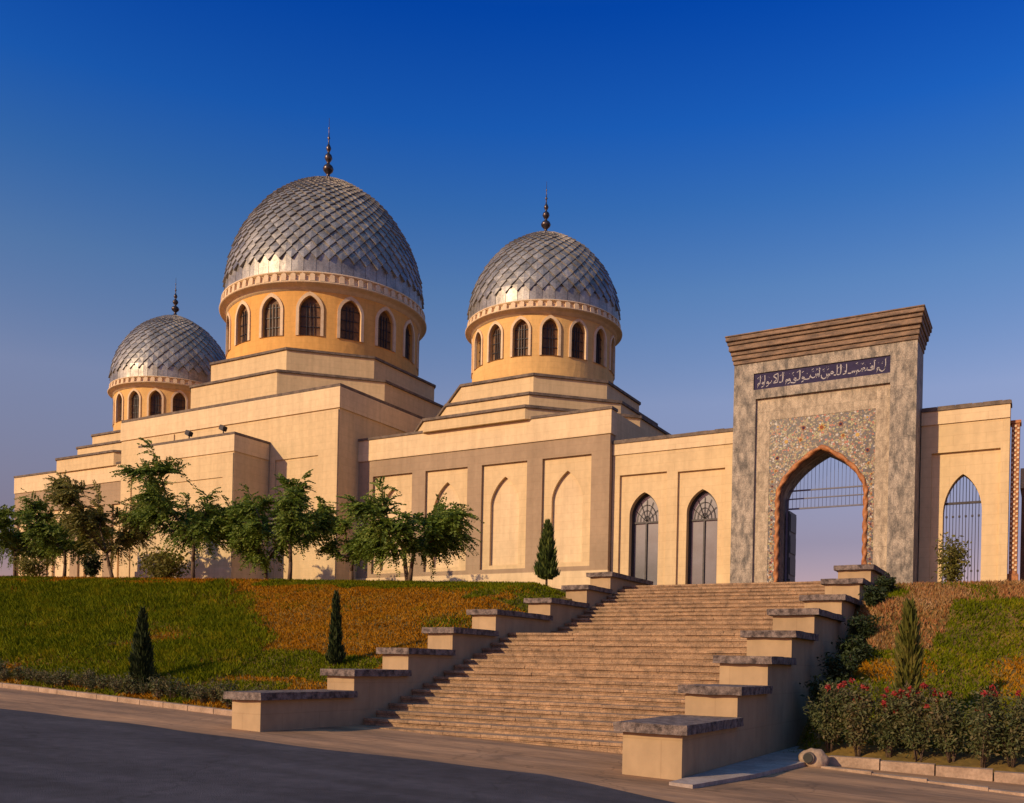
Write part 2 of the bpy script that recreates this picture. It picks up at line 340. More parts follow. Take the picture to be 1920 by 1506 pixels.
ys = [-900, -300, -100, -40, -20, -10, -4, 0, 4, 8, 11, 13] + frange(13.4, 32.5, .35) + [33, 36, 40, 50, 60, 90, 160, 300, 900, 2500]
bm = B(); g = [[bm.verts.new((x, y, ground(x, y)-.03)) for x in xs] for y in ys]
for j in range(len(ys)-1):
    for i in range(len(xs)-1):
        f = bm.faces.new((g[j][i], g[j][i+1], g[j+1][i+1], g[j+1][i])); f.smooth = True
tag(obj('ground', bm, SOIL), kind='structure')
# road and pavement sheets (follow the slight gradient of the street)
def sheet(name, m, outline, off):
    bm = B(); vs = [bm.verts.new((x, y, street(x, y)+off)) for x, y in outline]; bm.faces.new(vs)
    bmesh.ops.triangulate(bm, faces=bm.faces[:]); return tag(obj(name, bm, m), kind='structure')
def strip(name, m, xs_, y0f, y1f, off):
    bm = B(); a = [bm.verts.new((x, y0f(x), street(x, 0)+off)) for x in xs_]; b = [bm.verts.new((x, y1f(x), street(x, 0)+off)) for x in xs_]
    for i in range(len(xs_)-1): bm.faces.new((a[i], a[i+1], b[i+1], b[i]))
    return tag(obj(name, bm, m), kind='structure')
RX = frange(-45, 8, .5)+[8]
redge = lambda x: 12.15+.08*sin(x*.7)+.05*sin(x*1.9)+ (-.35*max(0, x+6.5))+.02*max(0, -14-x)
strip('road', ASPH, RX, lambda x: -30, lambda x: redge(x), 0.004)
strip('pavement', PAVE, RX, lambda x: redge(x)-.3, lambda x: (kerbY(x)+.05 if x < -13.5 else (16.6 if x < -5 else 17.7)), 0.000)
# kerbs
bm = B()
kx = frange(-45, -14.2, 1.0)+[-14.2]
for a, b in zip(kx, kx[1:]):
    v = []
    for x in (a+.012, b-.012):
        y = kerbY(x); z = street(x, y)
        v.append([bm.verts.new(p) for p in ((x, y, z-.1), (x, y, z+.115), (x, y+.02, z+.13), (x, y+.16, z+.13), (x, y+.16, z-.1))])
    for i in range(4): bm.faces.new((v[0][i], v[1][i], v[1][i+1], v[0][i+1]))
    bm.faces.new(list(reversed(v[0]))); bm.faces.new(v[1])
fixn(bm); tag(obj('kerb', bm, KERB), 'long pale kerb of stone blocks under the left lawn', kind='structure')
bm = B()
kx = frange(-3.45, 9, .9)+[9]
for a, b in zip(kx, kx[1:]):
    j = random.uniform(-.012, .012)
    z = street(a, 0); box(bm, a+.012, b-.012, 17.62+j, 17.86+j, z-.1, z+.17+j*.4)
    q = lambda x: 17.0-.34*(x+3.4)
    prism(bm, [(a+.004, q(a)), (b-.004, q(b)), (b-.004, q(b)+.17), (a+.004, q(a)+.17)], z-.1, z+.03)
tag(obj('kerb', bm, KERB), kind='structure')
# slab path beside the right stair wall
bm = B(); prism(bm, [(-4.68, 12.7), (-4.3, 12.62), (-3.95, 14.5), (-3.75, 16.9), (-3.55, 17.9), (-3.6, 20.3), (-4.68, 20.5)], -.1, .045)
tag(obj('path', bm, mat('grey_path_slab', (.42, .34, .29), (.28, .22, .19), scale=2, rough=.9, bump=.3, fine=.15)[0]), kind='structure')

# ------------------------------------------------------------------ staircase
ST_X0, ST_X1 = -13.32, -5.68
levels = []                                  # (y of riser, z of tread)
z = .10; y = 16.0
for i in range(16): z += .155; levels.append((y, z)); y += .455
y = 25.5
for i in range(13): z += .155; levels.append((y, z)); y += .46
bm = B(); R_ = random.Random(3)
for i, (yy, zz) in enumerate(levels):
    yn = levels[i+1][0] if i+1 < len(levels) else 38.5
    x = ST_X0
    while x < ST_X1-.01:                     # every step is laid from separate worn slabs
        w = R_.uniform(.9, 1.7); x1 = min(ST_X1, x+w)
        if ST_X1-x1 < .3: x1 = ST_X1
        dy = R_.uniform(-.012, .012); dz = R_.uniform(-.006, .006)
        box(bm, x+.004, x1-.004, yy-.035+dy, yn+.1, zz-.06+dz, zz+dz)
        x = x1
    box(bm, ST_X0, ST_X1, yy, yn+.08, zz-.5, zz-.055)
z0 = street(-9, 0)
bm.verts.ensure_lookup_table()
stair = obj('staircase', bm, STEP)
tag(stair, 'broad flight of worn brown stone steps rising to the gateway', 'staircase')

# stair walls: stepped blocks, each level closed by a projecting slab
tops = [.86, 1.40, 1.97, 2.55, 3.15, 3.72, 4.38, 4.97]
ysR = [13.28, 16.1, 18.1, 20.0, 22.15, 25.4, 28.0, 29.9]
def stair_wall(x0, x1, off, label, x0s, ends, ysW, gz):
    t = empty('stair_wall', ((x0+x1)/2, ysW[0], gz)); tag(t, label, 'stair wall', 'stepped walls flanking the stairs')
    body = B()
    pts = [(ysW[0], gz-.3)]
    for k in range(8):
        zt = tops[k]+off[k]-.15
        pts += [(ysW[k], pts[-1][1]), (ysW[k], zt)] if k else [(ysW[0], zt)]
    pts[0] = (ysW[0], gz-.3)
    prof = [(ysW[0], gz-.3)]
    for k in range(8):
        zt = tops[k]+off[k]-.152
        prof.append((ysW[k], zt)); prof.append((ysW[k+1] if k < 7 else ends, zt))
    prof.append((ends, gz-.3))
    a = [body.verts.new((x0, yy, zz)) for yy, zz in prof]; b = [body.verts.new((x1, yy, zz)) for yy, zz in prof]
    body.faces.new(a); body.faces.new(list(reversed(b)))
    for i in range(len(prof)):
        j = (i+1) % len(prof); body.faces.new((a[i], b[i], b[j], a[j]))
    fixn(body); obj('wall_body', body, PLINTH, t)
    for k in range(8):
        c = B(); zt = tops[k]+off[k]; ye = (ysW[k+1]+.0 if k < 7 else ends+.1)
        if k == 0: ye = ysW[1]-.003
        elif k < 7: ye = ysW[k+1]-.003
        box(c, x0-.11, x1+.11, ysW[k]-.12, ye, zt-.15, zt)
        # rough split edges
        bmesh.ops.subdivide_edges(c, edges=c.edges[:], cuts=7, use_grid_fill=True)
        for v in c.verts:
            h = noise.noise(v.co*3.1)*.016+noise.noise(v.co*9)*.010
            if v.co.x < x0-.05 or v.co.x > x1+.05 or v.co.y < ysW[k]-.06: v.co += Vector((h, h, h*.6))
        obj('cap_slab', c, CAP, t)
    return t
stair_wall(-5.66, -4.70, [-.02]*8, 'stepped stone wall right of the stairs, nearest the rose bed', 0, 33.0, ysR, -.05)
stair_wall(-14.12, -13.34, [.17, .10, .06, .06, .06, .04, .0, .02], 'stepped stone wall left of the stairs, beside the sloping lawn', 0, 33.6, ysR, .25)

# ------------------------------------------------------------------ the mosque
mosque = empty('mosque', (-40.3, 44.8, 4.6))
tag(mosque, 'long cream mosque with three scaled metal domes above stepped octagonal bases', 'mosque')
CY = 44.8; CX1, CX2, CX3 = -40.1, -24.30, -54.1
GZ = 4.4
def block(name, x0, x1, y0, y1, z0, z1, m, par, label=None, cope=.14, over=.05):
    b = B(); box(b, x0, x1, y0, y1, z0, z1-cope); o = obj(name, b, m, par)
    if label: o['label'] = label
    c = B(); box(c, x0-over, x1+over, y0-over, y1+over, z1-cope+.002, z1); obj('coping', c, COPING, o)
    return o
TRIM2 = mat('parapet_coping', (.50, .34, .21), (.33, .22, .14), scale=3, rough=.85, bump=.2, fine=.1)[0]

# central block with its grooves as shallow proud bands
cb = block('central_block', -48.53, -31.57, 36.5, 53.2, GZ, 15.86, CREAM, mosque)
b = B(); box(b, -48.6, -31.5, 36.42, 36.498, 14.62, 15.69); box(b, -31.568, -31.5, 36.5, 53, 14.62, 15.69); obj('parapet_band', b, CREAM2, cb)
b = B(); slab(b, rect(-36.3, -31.60, GZ+.1, 14.55), [rect(-35.9, -32.9, GZ+.9, 12.30)], 36.43, 36.498); fixn(b); obj('panel_frame', b, CREAM, cb)
b = B(); slab(b, rect(-48.5, -43.9, GZ+.1, 14.55), [rect(-47.6, -44.6, GZ+.9, 12.30)], 36.43, 36.498); fixn(b); obj('panel_frame', b, CREAM, cb)
# entrance block in front
eb = block('entrance_block', -43.65, -36.35, 33.97, 36.48, GZ, 13.31, CREAM, mosque, cope=.12, over=.07)
b = B(); box(b, -43.70, -36.30, 33.91, 33.967, 12.33, 13.18); box(b, -36.348, -36.3, 33.97, 36.4, 12.33, 13.18)
obj('parapet_band', b, CREAM2, eb)
b = B(); slab(b, rect(-43.62, -36.38, 5.9, 12.25), [rect(-42.9, -37.1, 6.6, 11.05)], 33.92, 33.967); fixn(b); obj('panel_frame', b, CREAM, eb)
b = B(); box(b, -43.75, -36.27, 33.86, 33.967, GZ, 6.35); box(b, -36.348, -36.26, 33.97, 36.4, GZ, 6.35); obj('plinth', b, CREAM2, eb)

def wing(x0, x1, cxs, label, ztop, side):
    y = 38.1
    w = empty('wing', ((x0+x1)/2, y, GZ)); w.parent = mosque; w.location = Vector(((x0+x1)/2, y, GZ))-mosque.location; w['label'] = label
    def sub(nm, bm_, m): 
        o = obj(nm, bm_, m, None); o.parent = w; o.matrix_parent_inverse = Matrix.Translation(Vector(((x0+x1)/2, y, GZ))).inverted(); return o
    b = B(); box(b, x0+.02, x1, y+.56, 52.0, GZ, ztop-.12); sub('wall', b, CREAM)
    pan = [rect(c-1.26, c+1.26, 6.22, 11.30) for c in cxs]
    b = B(); slab(b, rect(x0, x1, 6.0, ztop-1.2), pan, y, y+.13); fixn(b); sub('pilaster_frame', b, TAUPE)
    b = B(); box(b, x0-.0, x1+.04, y-.07, y+.12, GZ, 5.998); sub('plinth', b, CREAM2)
    b = B(); box(b, x0, x1+.06, y-.06, y+.56, ztop-1.198, ztop-.12); sub('parapet_band', b, CREAM2)
    b = B(); box(b, x0, x1+.11, y-.11, y+.56, ztop-.118, ztop); sub('coping', b, COPING)
    for c in cxs:
        b = B(); slab(b, rect(c-1.30, c+1.30, 6.18, 11.36), [arch(c, .80, 9.35, 1.32, 6.42)], y+.132, y+.30)
        fixn(b); box(b, c-1.30, c+1.30, y+.302, y+.56, 6.18, 11.36, 1)
        sub('niche_panel', b, [CREAM, CREAM2])
    b = B(); box(b, x0+.01, x1-.002, y+.132, y+.55, 6.0, 6.17); box(b, x0+.01, x1-.002, y+.132, y+.55, 11.37, ztop-1.2)
    last = x0+.01
    for c in sorted(cxs): box(b, last, c-1.303, y+.132, y+.55, 6.171, 11.368); last = c+1.303
    box(b, last, x1-.002, y+.132, y+.55, 6.171, 11.368)
    sub('wall_core', b, TAUPE)
    return w
wing(-31.57, -17.15, [-19.32, -22.66, -26.0, -29.34], 'wing nearer the stairs with four niches in taupe frames', 13.33, 1)
wing(-61.9, -48.53, [-50.3, -53.64, -56.98, -60.3], 'far wing behind the row of trees', 13.9, -1)

def octpts(cx, cy, a, b, grow=0):
    a += grow; b += grow*.414
    return [(cx-b, cy-a), (cx+b, cy-a), (cx+a, cy-b), (cx+a, cy+b), (cx+b, cy+a), (cx-b, cy+a), (cx-a, cy+b), (cx-a, cy-b)]
def tiers(cx, spec, par):
    for a, b_, z0, z1 in spec:
        t = B(); prism(t, octpts(cx, CY, a, b_), z0, z1-.13); o = obj('octagonal_tier', t, CREAM, par)
        t = B(); prism(t, octpts(cx, CY, a, b_, .09), z1-.128, z1); obj('coping', t, COPING, o)

prof_n = [(1.0, 0.0), (1.003, .05), (.998, .12), (.975, .237), (.93, .36), (.868, .47), (.79, .57), (.70, .665), (.60, .745), (.49, .815), (.375, .875), (.26, .925), (.15, .96), (.07, .985), (.02, 1.0)]
def catm(prof, n=8):
    out = []
    P = [prof[0]]+list(prof)+[prof[-1]]
    for i in range(1, len(P)-2):
        for k in range(n):
            t = k/n; a, b, c, d_ = P[i-1], P[i], P[i+1], P[i+2]
            out.append(tuple(.5*((2*b[q])+(-a[q]+c[q])*t+(2*a[q]-5*b[q]+4*c[q]-d_[q])*t*t+(-a[q]+3*b[q]-3*c[q]+d_[q])*t**3) for q in (0, 1)))
    out.append(prof[-1]); return out
def dome(cx, R, zb, H, N, par, label):
    pr = [(r*R, zb+h*H) for r, h in catm(prof_n)]
    L = [0]
    for a, b in zip(pr, pr[1:]): L.append(L[-1]+math.hypot(b[0]-a[0], b[1]-a[1]))
    def at(s):
        s = max(0, min(L[-1]-1e-5, s))
        for i in range(len(L)-1):
            if L[i+1] >= s: break
        t = (s-L[i])/(L[i+1]-L[i]+1e-9); r = lerp(pr[i][0], pr[i+1][0], t); zz = lerp(pr[i][1], pr[i+1][1], t)
        dr, dz = pr[i+1][0]-pr[i][0], pr[i+1][1]-pr[i][1]; q = math.hypot(dr, dz) or 1
        return r, zz, dz/q, -dr/q
    def P(s, th, off):
        r, zz, nr, nz = at(s); r = r+nr*off
        return (cx+r*cos(th), CY+r*sin(th), zz+nz*off)
    bm = B(); lathe(bm, [(r-.03, z_) for r, z_ in pr], cx, CY, 96)
    # bottom course of tall sheets
    band = H*.135
    for j in range(N):
        t0 = 2*pi*(j+.02)/N; t1 = 2*pi*(j+.98)/N
        vs = [bm.verts.new(P(s, th, .02)) for s, th in ((0, t0), (0, (t0+t1)/2), (0, t1), (band, t1), (band, (t0+t1)/2), (band, t0))]
        for f in ((0, 1, 4, 5), (1, 2, 3, 4)): bm.faces.new([vs[q] for q in f])
    s = band*.72; rows = [s]
    dth = 2*pi/N
    while s < L[-1]-.05:
        r = at(s)[0]; s += max(.075, .54*r*dth*1.02); rows.append(s)
    e = .14*R/6.2; JR = random.Random(N)
    for k in range(len(rows)-2):
        off = .5 if k % 2 else 0
        for j in range(N):
            th = (j+off)*dth; hw = dth*.5*.985
            r = at(rows[k])[0]; sc = max(.25, min(1, r/(R*.55)))
            ee = e*sc*JR.uniform(.75, 1.25)
            tip = P(rows[k], th, ee+.02); l_ = P(rows[k+1], th-hw, ee*.55+.012); r_ = P(rows[k+1], th+hw, ee*.55+.012); tp = P(min(rows[k+2], L[-1]-.01), th, .012)
            mid = P(rows[k+1], th, ee*.55+.03)
            tb = P(rows[k], th, -.02); lb = P(rows[k+1], th-hw, -.02); rb = P(rows[k+1], th+hw, -.02)
            V = [bm.verts.new(q) for q in (tip, r_, tp, l_, mid, tb, rb, lb)]
            for f in ((0, 1, 4), (1, 2, 4), (2, 3, 4), (3, 0, 4), (0, 5, 6, 1), (0, 3, 7, 5)):
                bm.faces.new([V[q] for q in f])
    o = obj('dome', bm, METAL, par)
    if label: o['label'] = label
    return o, pr[-1][1]
def finial(cx, z0, h, par, s=1.0):
    p = [(.34, -.12), (.30, 0), (.16, .06), (.10, .10), (.13, .125), (.30, .17), (.34, .205), (.27, .245), (.10, .28), (.085, .30), (.17, .33), (.25, .37), (.20, .415), (.08, .445), (.06, .46), (.12, .49), (.165, .52), (.11, .56), (.045, .59), (.04, .66), (.09, .68), (.035, .71), (.02, .82), (.05, .835), (.015, .86), (.012, .99), (.002, 1.0)]
    bm = B(); lathe(bm, [(r*s, z0+t*h) for r, t in p], cx, CY, 20)
    return obj('finial', bm, FIN, par)

def drum(cx, R, z0, z1, ztop, sill, top, hw, par, Rr, dent):
    """cylindrical drum with 16 pointed windows, flared cornice with dentils"""
    bm = B(); seg = 2*pi/16; ph = radians(-90+33.5)
    zs = top-hw*1.3
    for k in range(16):
        th0 = ph+k*seg
        # flat piece in (arc, z), then bent on the cylinder
        pb = B(); w = seg*R/2
        outer = rect(-w, w, z0, z1)
        slab(pb, outer, [arch(0, hw, zs, top-zs, sill, n=7, k=.24)], 0, .34, back=False)
        bmesh.ops.triangulate(pb, faces=pb.faces[:])
        for _ in range(2):
            le = [e for e in pb.edges if abs(e.verts[0].co.x-e.verts[1].co.x) > .28]
            if le: bmesh.ops.subdivide_edges(pb, edges=le, cuts=1); bmesh.ops.triangulate(pb, faces=pb.faces[:])
        fixn(pb)
        rem = [f for f in pb.faces if all(abs(abs(v.co.x)-w) < 1e-4 for v in f.verts)]
        bmesh.ops.delete(pb, geom=rem, context='FACES')
        for v in pb.verts:
            th = th0+v.co.x/R; r = R-v.co.y
            v.co = Vector((cx+r*cos(th), CY+r*sin(th), v.co.z))
        me = bpy.data.meshes.new('tmp'); pb.to_mesh(me); pb.free(); bm.from_mesh(me); bpy.data.meshes.remove(me)
    bmesh.ops.remove_doubles(bm, verts=bm.verts[:], dist=.002)
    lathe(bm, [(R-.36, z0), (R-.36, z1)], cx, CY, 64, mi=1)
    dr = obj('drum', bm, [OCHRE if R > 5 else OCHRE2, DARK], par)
    for k in range(16):
        th = ph+k*seg; vx, vy = cos(th), sin(th)
        def bend(b_, rr):
            for v in b_.verts:
                t = th+v.co.x/R; r = rr-v.co.y
                v.co = Vector((cx+r*cos(t), CY+r*sin(t), v.co.z))
        fr = B(); wd = hw*.26
        slab(fr, arch(0, hw+wd, zs, top-zs+wd*1.3, sill-.0, n=7, k=.24), [arch(0, hw-.01, zs, top-zs-.01, sill+.001, n=7, k=.24)], -.07, .05); fixn(fr); bend(fr, R)
        obj('window_frame', fr, TRIM, dr)
        pn = B(); a = arch(0, hw-.005, zs, top-zs, sill, n=7, k=.24)
        vs = [pn.verts.new((x, .22, z_)) for x, z_ in a]; pn.faces.new(vs); bmesh.ops.triangulate(pn, faces=pn.faces[:])
        for q in (-.34, 0, .34): box(pn, q*hw-.018, q*hw+.018, .16, .21, sill, zs+(top-zs)*.55, 1)
        for q in (.25, .5, .75): zz = lerp(sill, top, q); box(pn, -hw*.92, hw*.92, .17, .2, zz-.018, zz+.018, 1)
        fixn(pn); bend(pn, R); obj('window', pn, [GLASS, BAR], dr)
    # cornice
    cn = B()
    hh = ztop-z1
    lathe(cn, [(R-.1, z1-.02), (R+.02, z1-.02), (R+.03, z1+.04*hh), (R+.08, z1+.05*hh), (R+.10, z1+.12*hh), (lerp(R, Rr, .42), z1+.20*hh), (lerp(R, Rr, .80), z1+.27*hh), (Rr, z1+.30*hh), (Rr+.03, z1+.34*hh), (Rr+.03, z1+.39*hh), (Rr-.03, z1+.41*hh), (Rr-.15, z1+.43*hh), (Rr-.20, z1+.90*hh), (Rr-.07, z1+.915*hh), (Rr-.07, ztop), (Rr-.6, ztop+.02)], cx, CY, 96)
    nd = dent
    for k in range(nd):
        th = 2*pi*k/nd; hw_ = pi/nd*.52; zA = z1+.44*hh; zB = z1+.91*hh; q = []
        for zz, r1 in ((zA, Rr-.03), (zB-.08*hh, Rr-.065)):
            q.append([cn.verts.new((cx+r*cos(t), CY+r*sin(t), zz)) for r, t in ((Rr-.24, th-hw_), (r1, th-hw_), (r1, th+hw_), (Rr-.24, th+hw_))])
        tp_ = cn.verts.new((cx+(Rr-.07)*cos(th), CY+(Rr-.07)*sin(th), zB+.0)); tb_ = cn.verts.new((cx+(Rr-.24)*cos(th), CY+(Rr-.24)*sin(th), zB))
        a, c = q
        for f in ((a[0], a[1], c[1], c[0]), (a[1], a[2], c[2], c[1]), (a[2], a[3], c[3], c[2]), (c[1], c[2], tp_), (c[0], c[1], tp_, tb_), (c[2], c[3], tb_, tp_)): cn.faces.new(f)
    obj('cornice', cn, [TRIM], dr)
    return dr
# big dome
tiers(CX1, [(7.55, 3.4, 15.7, 17.5), (6.45, 3.0, 17.4, 19.1)], mosque)
drum(CX1, 5.92, 19.0, 22.78, 23.72, 20.2, 22.5, .62, mosque, 6.40, 72)
o, zt = dome(CX1, 6.10, 23.69, 8.45, 54, mosque, 'largest central dome of silver metal scales')
finial(CX1, zt-.1, 4.1, o, 1.0)
# dome near the gateway
tiers(CX2, [(7.0, 2.9, 13.2, 13.85), (5.75, 2.4, 13.7, 14.85), (4.85, 2.12, 14.8, 16.05)], mosque)
drum(CX2, 3.88, 15.95, 19.5, 20.14, 17.4, 19.3, .43, mosque, 4.28, 56)
o, zt = dome(CX2, 4.11, 20.12, 5.25, 40, mosque, 'smaller dome of silver metal scales nearer the gateway')
finial(CX2, zt-.1, 3.0, o, .8)
# far dome
tiers(CX3, [(6.9, 2.9, 13.7, 14.65), (5.75, 2.4, 14.5, 15.6), (4.85, 2.12, 15.5, 16.6)], mosque)
drum(CX3, 3.88, 16.5, 19.7, 20.36, 17.6, 19.5, .43, mosque, 4.28, 56)
o, zt = dome(CX3, 4.14, 20.34, 5.6, 40, mosque, 'smaller dome of silver metal scales far behind the trees')
finial(CX3, zt-.1, 2.8, o, .8)

# floodlights on the entrance block roof
def floodlight(x, y, z, label):
    t = empty('floodlight', (x, y, z)); tag(t, label, 'floodlight', 'floodlights on the entrance block roof')
    b = B(); tube(b, (x, y, z-.02), (x, y, z+.45), .035, .035); tube(b, (x, y, z+.12), (x+1.25, y+.35, z-.0), .03, .03); obj('bracket', b, BAR, t)
    b = B(); box(b, x-.22, x+.16, y-.14, y+.14, z+.32, z+.58)
    bmesh.ops.bevel(b, geom=b.edges[:], offset=.03, segments=2, affect='EDGES'); bmesh.ops.rotate(b, verts=b.verts[:], cent=(x, y, z+.45), matrix=Matrix.Rotation(radians(25), 3, 'Y')); obj('lamp_head', b, BAR, t)
floodlight(-40.35, 34.5, 13.32, 'small dark floodlight at the middle of the entrance block roof edge')
floodlight(-37.75, 34.5, 13.32, 'small dark floodlight near the corner of the entrance block roof')

# ------------------------------------------------------------------ arched walls beside the gateway
def arcade(name, x0, x1, zt, panels, arches, label, glassmat, leftend=0):
    y = 38.4; t = empty(name, ((x0+x1)/2, y, GZ)); tag(t, label, 'wall')
    b = B(); slab(b, rect(x0, x1, 4.3, zt-.62), [rect(p0, p1, 4.301, pz) for p0, p1, pz in panels], y, y+.12)
    slab(b, rect(x0, x1, 4.3, zt-.12), [arch(c, w, zs, za-zs, 4.301, k=.27) for c, w, zs, za in arches], y+.121, y+.62)
    fixn(b); obj('wall', b, CREAM, t)
    b = B(); box(b, x0, x1, y-.055, y+.119, zt-.618, zt-.12); obj('parapet_band', b, CREAM2, t)
    b = B(); box(b, x0, x1+.04, y-.10, y+.66, zt-.118, zt)
    R2 = random.Random(5); x = x0
    while x < x1-.2:
        w = R2.uniform(.3, .7); box(b, x, min(x+w-.02, x1), y-.08, y+.6, zt+.001, zt+R2.uniform(.02, .05)); x += w
    obj('coping', b, COPING, t)
    return t
al = arcade('arcade_wall', -17.13, -11.22, 11.80, [(-16.78, -14.55, 10.26), (-14.05, -11.95, 10.20)], [(-15.63, .69, 8.45, 9.45), (-12.96, .69, 8.42, 9.38)],
            'cream wall with two tall dark arched windows left of the gateway', GREYGLASS)
def tall_window(c, w, zs, za, par, seed):
    y = 38.4
    b = B(); slab(b, arch(c, w+.01, zs, za-zs+.01, 4.3, k=.27), [arch(c, w-.09, zs, za-zs-.1, 4.36, k=.27)], y+.42, y+.52); fixn(b)
    box(b, c-w+.08, c+w-.08, y+.43, y+.5, zs-.35, zs-.27); box(b, c-w+.08, c+w-.08, y+.43, y+.5, 4.36, 4.5)
    box(b, c-.035, c+.035, y+.43, y+.5, 4.5, zs-.35)
    fr = obj('window_frame', b, BAR, par)
    g = B(); a = arch(c, w-.05, zs, za-zs-.05, 4.33, k=.27); g.faces.new([g.verts.new((x, y+.505, z_)) for x, z_ in a]); bmesh.ops.triangulate(g, faces=g.faces[:]); fixn(g)
    obj('glazing', g, GREYGLASS, par)
    g = B()
    for i in range(1, 6):        # fan of bars in the arch head
        a_ = pi*i/6; tube(g, (c, y+.46, zs-.27), (c+cos(a_)*w*.86, y+.46, zs-.27+sin(a_)*(za-zs+.1)*.9), .013, .013, 5)
    for i in range(1, 4):
        q = i/4; pts = [(c+cos(pi*j/10)*w*.9*q, y+.46, zs-.27+sin(pi*j/10)*(za-zs+.1)*.92*q) for j in range(11)]
        for p_, r_ in zip(pts, pts[1:]): tube(g, p_, r_, .012, .012, 4)
    obj('arch_grille', g, BAR, par)
tall_window(-15.63, .69, 8.45, 9.45, al, 1); tall_window(-12.96, .69, 8.42, 9.38, al, 2)
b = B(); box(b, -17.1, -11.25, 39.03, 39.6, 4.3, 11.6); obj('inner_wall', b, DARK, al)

ar = arcade('arcade_wall', -4.32, -1.33, 11.72, [(-3.94, -1.62, 10.02)], [(-2.86, .66, 7.75, 9.18)], 'cream wall with a single barred arch right of the gateway', GREYGLASS)
g = B()
for i in range(1, 12):
    x = -2.86-.66+1.32*i/12; tt = abs(x+2.86)/.66
    zz = 7.75+1.43*(.73*sqrt(1-tt*tt)+.27*(1-tt)); tube(g, (x, 38.75, 4.4), (x, 38.75, zz), .013, .013, 5)
box(g, -3.52, -2.20, 38.72, 38.78, 8.08, 8.17)
for i in range(6):
    x = -2.86-.55+1.1*i/5
    for zz in (7.62, 5.55): box(g, x-.035, x+.035, 38.70, 38.79, zz-.035, zz+.035)
box(g, -3.52, -2.20, 38.73, 38.77, 4.5, 4.58)
obj('gate_grille', g, BAR, ar)

# spiral brick pillar and the low building at the right edge
p = empty('brick_pillar', (-1.12, 39, GZ)); tag(p, 'orange patterned brick pillar at the right end of the arcade wall', 'pillar')
b = B(); box(b, -1.29, -1.02, 38.75, 39.3, GZ, 10.95); box(b, -1.33, -.98, 38.71, 39.34, 10.952, 11.06); box(b, -1.33, -.98, 38.71, 39.34, 4.3, 5.4); obj('shaft', b, WOODR, p)
b = B(); kz = 5.5
while kz < 10.8:
    for q in range(3): box(b, -1.28+.09*q, -1.21+.09*q, 38.72, 38.749, kz+(q % 2)*.09, kz+.075+(q % 2)*.09)
    kz += .18
obj('brick_relief', b, GOLDT if False else TRIM, p)
p = empty('annexe_building', (4, 41, GZ)); tag(p, 'low cream and brown annexe cut off by the right edge of the photo', 'building')
b = B(); box(b, -.95, 12, 40.0, 46, GZ, 8.75); obj('wall', b, mat('brown_stucco', (.22, .10, .05), (.12, .06, .035), scale=2, rough=.9)[0], p)
b = B(); box(b, -1.0, 12.05, 39.94, 46.05, 8.752, 9.5); obj('parapet_band', b, CREAM, p)

# ------------------------------------------------------------------ gateway
gw = empty('gateway', (-7.76, 37.9, GZ)); tag(gw, 'tall mottled stone gateway with pointed arch, mosaic and blue inscription panel', 'gateway')
Y = 37.0; XL, XR = -11.22, -4.35
AC, AW, AZ, AA = -7.745, 1.62, 8.55, 10.33
OUT = arch(AC, AW, AZ, AA-AZ, 4.302, n=20, k=.42)
b = B(); slab(b, rect(XL, XR, 4.3, 14.0), [rect(-10.32, -5.27, 4.301, 12.53), rect(-10.42, -5.28, 12.90, 13.56)], Y, Y+.17); fixn(b); obj('stone_frame', b, STONE, gw)
b = B(); slab(b, rect(XL, XR, 4.3, 14.0), [OUT], Y+.19, Y+1.85); fixn(b); obj('pylon', b, STONE, gw)
b = B(); slab(b, rect(-10.318, -5.272, 4.302, 12.528), [rect(-9.76, -5.78, 4.303, 11.65)], Y+.12, Y+.188); fixn(b); obj('inner_frame', b, STONE2, gw)
BORD = arch(AC, AW+.10, AZ, AA-AZ+.14, 4.304, n=20, k=.42)
# rosettes in the spandrels
def rosette(b, x, z, r, mi, n=8):
    y = Y+.13
    c = b.verts.new((x, y-.012, z)); ring = []
    for i in range(n*4):
        a = 2*pi*i/(n*4); rr = r*.72*(.72+.28*cos(n*a)); ring.append(b.verts.new((x+rr*cos(a), y, z+rr*sin(a))))
    for i in range(len(ring)): b.faces.new((c, ring[i], ring[(i+1) % len(ring)])).material_index = mi
    q = [b.verts.new((x+r*.3*cos(2*pi*i/10), y-.016, z+r*.3*sin(2*pi*i/10))) for i in range(10)]; b.faces.new(q).material_index = (mi+1) % 4
b = B(); slab(b, rect(-9.757, -5.783, 4.303, 11.647), [BORD], Y+.135, Y+.188, mi=4); fixn(b)
for x, z_, r, mi in ((-9.1, 10.72, .26, 0), (-6.42, 10.72, .26, 0), (-7.76, 11.15, .25, 1), (-8.45, 11.2, .16, 2), (-7.05, 11.2, .16, 2), (-8.55, 10.75, .15, 1), (-6.95, 10.75, .15, 1), (-9.45, 11.35, .15, 0), (-6.08, 11.35, .15, 0), (-9.45, 10.1, .15, 2), (-6.05, 10.1, .15, 2), (-9.5, 9.6, .1, 1), (-6.0, 9.6, .1, 1)):
    rosette(b, x, z_, r, mi)
zz = 5.0
while zz < 9.3:
    for x in (-9.63, -5.89): rosette(b, x, zz, .085, int(zz*7) % 3, 5)
    zz += .19
obj('mosaic_panel', b, [WHITE, GOLDT, RUST, NAVY, MOSAIC], gw)
